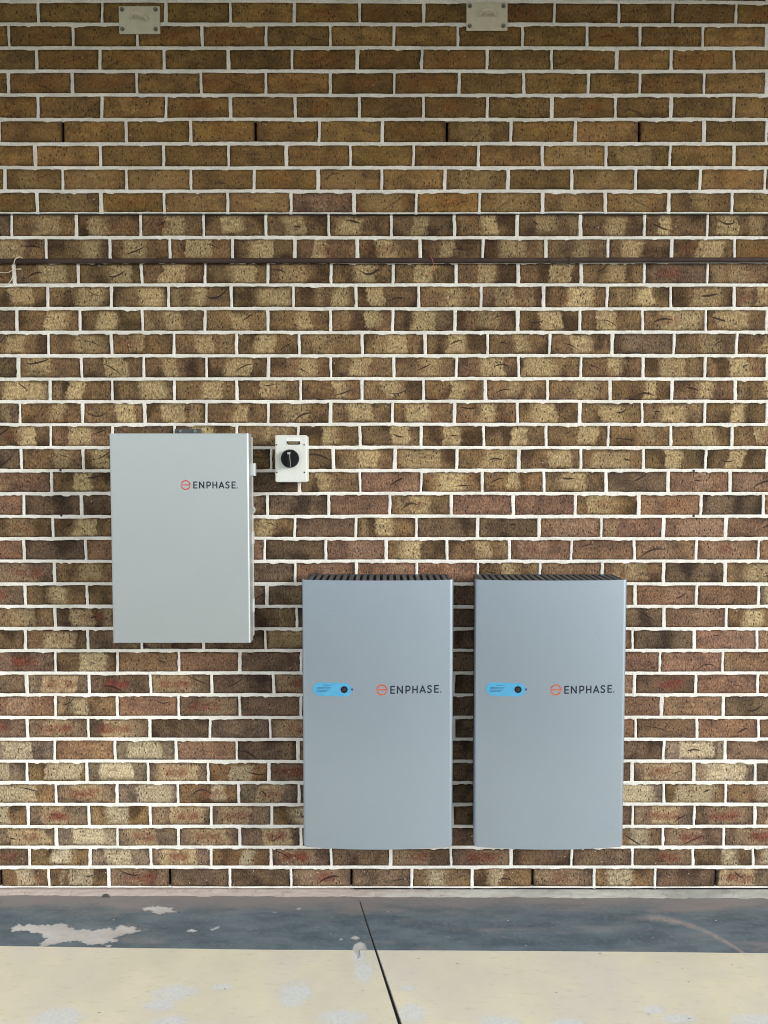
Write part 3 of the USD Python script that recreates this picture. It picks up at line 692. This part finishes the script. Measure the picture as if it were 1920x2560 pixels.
br = obj('mounting_bracket', cat([box(-.797, -.696, -.020, -.012, 1.77, 1.8285, .0025), box(-.79, -.703, -.014, 0, 1.77, 1.822)]), M['bracket'], ctl)
for x in (-.7742, -.719):
    obj('screw', cat([cyl_y(x, 1.8195, .0062, -.0215, -.0195, 16), cyl_y(x, 1.8195, .0042, -.0262, -.0213, 6)]), M['steel'], br)
yf0 = lambda x: np.full(len(x), -.2052)
obj('emblem', decal(affinity.translate(ring_mark(.0175, .0039), -.7101, 1.618), yf0), M['red'], ctl)
obj('lettering', decal(affinity.translate(affinity.scale(WORD, .0252, .0252, origin=(0, 0)), -.683, 1.6054), yf0), M['navy'], ctl)

# ------------------------------------------------------------------ the two lower cabinets
BZ0, BZ1, BHW = .2795, 1.2735, .2760
def bfront(u): return -.185 - .020 * (1 - (np.asarray(u) / (BHW - .017)) ** 2)
def battery(name, label, xc):
    t = thing(name, label, 'cabinet', (xc, 0, 0), 'slim bluish grey cabinets on the wall')
    solid = rounded_lid(-BHW, BHW, -.150, -.185, BZ0, BZ1, .017, .020, .011)
    inner = ext_z(Polygon([(-BHW + .003, -.14), (-BHW + .003, -.170)] + [(u, bfront(u) + .003) for u in np.linspace(-BHW + .014, BHW - .014, 25)] + [(BHW - .003, -.170), (BHW - .003, -.14)]), BZ0 + .003, BZ1 + .05)
    mf = lambda q: manifold3d.Manifold(manifold3d.Mesh(np.array(q.vertices, np.float32), np.array(q.faces, np.uint32)))
    obj('front_cover', tri(mf(solid) - mf(inner)), M['battery'], t, smooth=35)
    body = [box(-.265, .265, -.165, -.026, BZ0 + .012, 1.232, .004), box(-.2665, -.258, -.165, -.024, 1.2325, 1.2725), box(.258, .2665, -.165, -.024, 1.2325, 1.2725),
            box(-.2575, .2575, -.030, -.024, 1.2325, 1.2725), box(-.12, .12, -.0255, 0, .50, 1.15)]
    obj('case', cat(body), M['bodydark'], t)
    obj('vent_tray', box(-.2575, .2575, -.180, -.0305, 1.233, 1.236), M['slot'], t)
    gr = obj('vent_grille', cat([box(-.2575, .2575, y, y + .004, 1.2575, 1.2635) for y in (-.168, -.134, -.100, -.066)]), M['bodydark'], t)
    for i in range(21):
        x = -.248 + i * .0248
        obj('slat', box(x - .0070, x + .0070, float(bfront(abs(x) + .0075)) + .0035, -.0303, 1.264, 1.2722, .0012), M['slat'], gr)
    yf = lambda x: bfront(x)
    obj('emblem', decal(affinity.translate(ring_mark(.0202, .0047), .0148, .8742), yf), M['orange'], t)
    obj('lettering', decal(affinity.translate(affinity.scale(WORD, .0294, .0294, origin=(0, 0)), .0452, .8595), yf), M['navy'], t)
    pill = LineString([(-.2125, .8735), (-.1195, .8735)]).buffer(.0245, 12)
    st = obj('blue_film_sticker', decal(pill, yf, .0006), M['film'], t)
    pr_ = shapely.union_all([bars([(-.222, -.170, .8800), (-.222, -.172, .8752), (-.222, -.181, .8700), (-.222, -.186, .8650)], .0016, 3), bars([(-.200, -.180, .8890), (-.177, -.173, .8890)], .0018, 5)])
    obj('small_print', decal(pr_, yf, .0010), M['filmtext'], st)
    obj('power_button', decal(Point(-.1545 + .0335 - .001, .8745).buffer(.0125, 12), yf, .0016), M['black'], st)
    bx, bz = -.122, .8745
    arc = LineString([(bx + .0052 * math.sin(a), bz + .0052 * math.cos(a)) for a in np.linspace(.6, 2 * math.pi - .6, 18)]).buffer(.0008)
    obj('power_symbol', decal(shapely.union_all([arc, sbox(bx - .0008, bz, bx + .0008, bz + .0068)]), yf, .0020), M['bracket'], st)
    obj('blue_tab', decal(sbox(-.0968, .8715, -.0905, .8790), yf, .0008), M['tab'], t)
    return t
battery('battery_cabinet', 'left one of the two slim bluish grey cabinets, below the white rotary switch', -.0225)
battery('battery_cabinet', 'right one of the two slim bluish grey cabinets, farthest from the silver wall cabinet', .6095)

# ------------------------------------------------------------------ rotary isolator switch
sw = thing('rotary_switch', 'small white isolator switch with round black knob beside the silver wall cabinet', 'switch')
def soft_box(x0, x1, y0, y1, z0, z1, r, c):
    p = sbox(x0, z0, x1, z1).buffer(-r).buffer(r, quad_segs=5)
    q = p.buffer(-c)
    vs = []
    for y, s in ((y0, .0), (y0 + c * .3, .7), (y0 + c, 1.0), (y1, 1.0)):
        ring = np.array(p.buffer(-c * (1 - s)).exterior.coords) if s < 1 else np.array(p.exterior.coords)
        vs.append(np.c_[ring[:, 0], np.full(len(ring), y), ring[:, 1]])
    return trimesh.convex.convex_hull(np.concatenate(vs))
SX0, SX1, SZ0, SZ1 = -.4065, -.2875, 1.6262, 1.8022
obj('cover', soft_box(SX0, SX1, -.085, -.040, SZ0, SZ1, .007, .0045), M['whiteplastic'], sw, smooth=30)
obj('base', soft_box(SX0 + .0012, SX1 - .0012, -.0390, 0, SZ0 + .0012, SZ1 - .0012, .006, .001), M['whiteplastic'], sw, smooth=30)
kx, kz = -.3498, 1.7143
kn = obj('knob', cat([cyl_y(kx, kz, .0335, -.092, -.0852, 40), cyl_y(kx, kz, .0325, -.1005, -.092, 40, .0342)]), M['black'], sw, smooth=30)
obj('handle_bar', soft_box(kx - .0075, kx + .0075, -.122, -.1006, kz - .031, kz + .031, .004, .003), M['black'], kn, smooth=30)
obj('pointer_line', ext_y(LineString([(kx + .0022, kz + .013), (kx + .0058, kz - .0295)]).buffer(.0008), -.1226, -.1221), M['greyprint'], kn)
obj('marker', ext_y(Polygon([(kx - .0065, kz + .0225), (kx + .0055, kz + .0225), (kx + .0045, kz + .0155), (kx - .0052, kz + .0155)]), -.1226, -.1221), M['greyprint'], kn)
for x, z in ((-.4006, 1.7656), (-.2976, 1.7656), (-.4000, 1.6629), (-.2974, 1.6629)):
    obj('screw', cyl_y(x, z, .0028, -.0856, -.080, 14), M['damp'], sw)
yS = lambda x: np.full(len(x), -.0851)
l1 = obj('white_label', decal(sbox(-.3624, 1.7800, -.3118, 1.7908), yS, .0004), M['whitelabel'], sw)
obj('small_print', decal(bars([(-.361, -.314, 1.7874), (-.358, -.316, 1.7835)], .0013, 8), yS, .0007), M['greyprint'], l1)
l2 = obj('black_label', decal(Polygon([(-.3622, 1.7659), (-.3622, 1.7786), (-.3128, 1.7786), (-.3128, 1.7688), (-.3152, 1.7659)]), yS, .0004), M['black'], sw)
obj('small_print', decal(bars([(-.356, -.316, 1.7760), (-.358, -.315, 1.7725), (-.352, -.322, 1.7690)], .0014, 12), yS, .0007), M['gold'], l2)
obj('warning_triangle', decal(Polygon([(-.3612, 1.7665), (-.3566, 1.7665), (-.3589, 1.7705)]), yS, .0007), M['whitelabel'], l2)

# ------------------------------------------------------------------ pipe and what hangs on it
pp = thing('conduit_pipe', 'thin dark brown pipe running level across the whole wall', 'pipe')
xs = np.linspace(-EXT, EXT, 90)
pz = 2.4609 + .00175 * xs + .0006 * noise1(xs, 88, .5)
obj('pipe', tube(np.c_[xs, np.full(len(xs), -.0125), pz], .0093, 14), M['pipe'], pp, smooth=True)
for x in (.6983, -1.078):
    z = 2.4609 + .00175 * x
    a = np.linspace(-.4, math.pi + .4, 16)
    cl = obj('pipe_clip', cat([tube(np.c_[np.full(16, x), -.0125 - .0112 * np.sin(a), z + .0112 * np.cos(a)], .0016, 6)]
             + ([tube([(x, -.004, z + .012), (x - .001, -.003, z + .017)], .002, 6)] if x > 0 else [])), M['pipe'], pp)
    obj('eye_screw', trimesh.Trimesh(*(lambda m: (m.vertices, m.faces))(tube(np.array([(x + .0042 * math.cos(t), -.006, z - .0165 + .0042 * math.sin(t)) for t in np.linspace(0, 2 * math.pi, 18)]), .0013, 6))), M['steel'], cl)
c1 = spline([(-1.366, -.006, 2.4690), (-1.373, -.026, 2.4695), (-1.384, -.028, 2.4610), (-1.393, -.020, 2.443), (-1.3985, -.014, 2.4234), (-1.405, -.010, 2.400), (-1.4135, -.008, 2.3849), (-1.432, -.006, 2.372), (-1.46, -.006, 2.376), (-1.50, -.006, 2.38)])
c2 = spline([(-1.372, -.006, 2.431), (-1.388, -.016, 2.4277), (-1.401, -.017, 2.4240), (-1.4149, -.012, 2.4185), (-1.4411, -.010, 2.4165), (-1.48, -.008, 2.424)])
obj('cord', cat([tube(c1, .0015, 7), tube(c2, .0014, 7)]), M['cord'], smooth=True, label='pale string looped over the brown pipe at its left end', category='string')
c3 = spline([(.1735, -.012, 2.4790), (.1800, -.0255, 2.464), (.1849, -.026, 2.449), (.1850, -.018, 2.432), (.1815, -.012, 2.4165), (.1738, -.010, 2.410), (.157, -.010, 2.4085), (.144, -.007, 2.4095)])
obj('red_wire', tube(c3, .0012, 6), M['redwire'], smooth=True, label='short red wire hooked over the middle of the brown pipe', category='wire')

# ------------------------------------------------------------------ eye plates at the top of the wall
def eye_plate(label, x0, x1, z0, z1, tilt):
    t = thing('eye_plate', label, 'anchor plate', group='bolted anchor plates near the top of the wall')
    obj('plate', box(x0, x1, -.0095, -.0022, z0, z1, .0022), M['plate'], t, smooth=30)
    xc, zc = (x0 + x1) / 2 + .002, z0 + (z1 - z0) * .52
    a = np.linspace(0, math.pi, 17)
    pts = np.c_[xc + .0285 * np.cos(a), -.008 - .036 * np.sin(a), zc + tilt * np.cos(a) + .004 * np.sin(a)]
    obj('half_ring', tube(pts, .0050, 10), M['plate'], t, smooth=True)
    for sx in (x0 + .0125, x1 - .0155):
        for sz in (z0 + .0155, z1 - .0135):
            obj('bolt', cat([cyl_y(sx, sz, .0078, -.0115, -.0094, 18), cyl_y(sx, sz, .0056, -.0170, -.0114, 6, .0060)]), M['steel'], t)
    return t
eye_plate('left one of two cream bolted plates with a half ring, above the silver cabinet', -.9855, -.8330, 3.2932, 3.3926, -.004)
eye_plate('right one of two cream bolted plates with a half ring, above the left bluish cabinet', .3064, .4592, 3.3047, 3.4056, .0)

# a scrap lying at the foot of the wall
lf = spline([(-1.104, -.030, .0042), (-1.092, -.022, .010), (-1.078, -.027, .007), (-1.072, -.034, .0040)], 12)
obj('dry_leaf', trimesh.Trimesh(np.r_[lf, lf + np.array([0, -.013, -.0035])], [t for i in range(11) for t in ((i, i + 12, i + 13), (i, i + 13, i + 1))], process=False), M['bracket'], label='small dark dry leaf at the foot of the wall, left side', category='leaf')
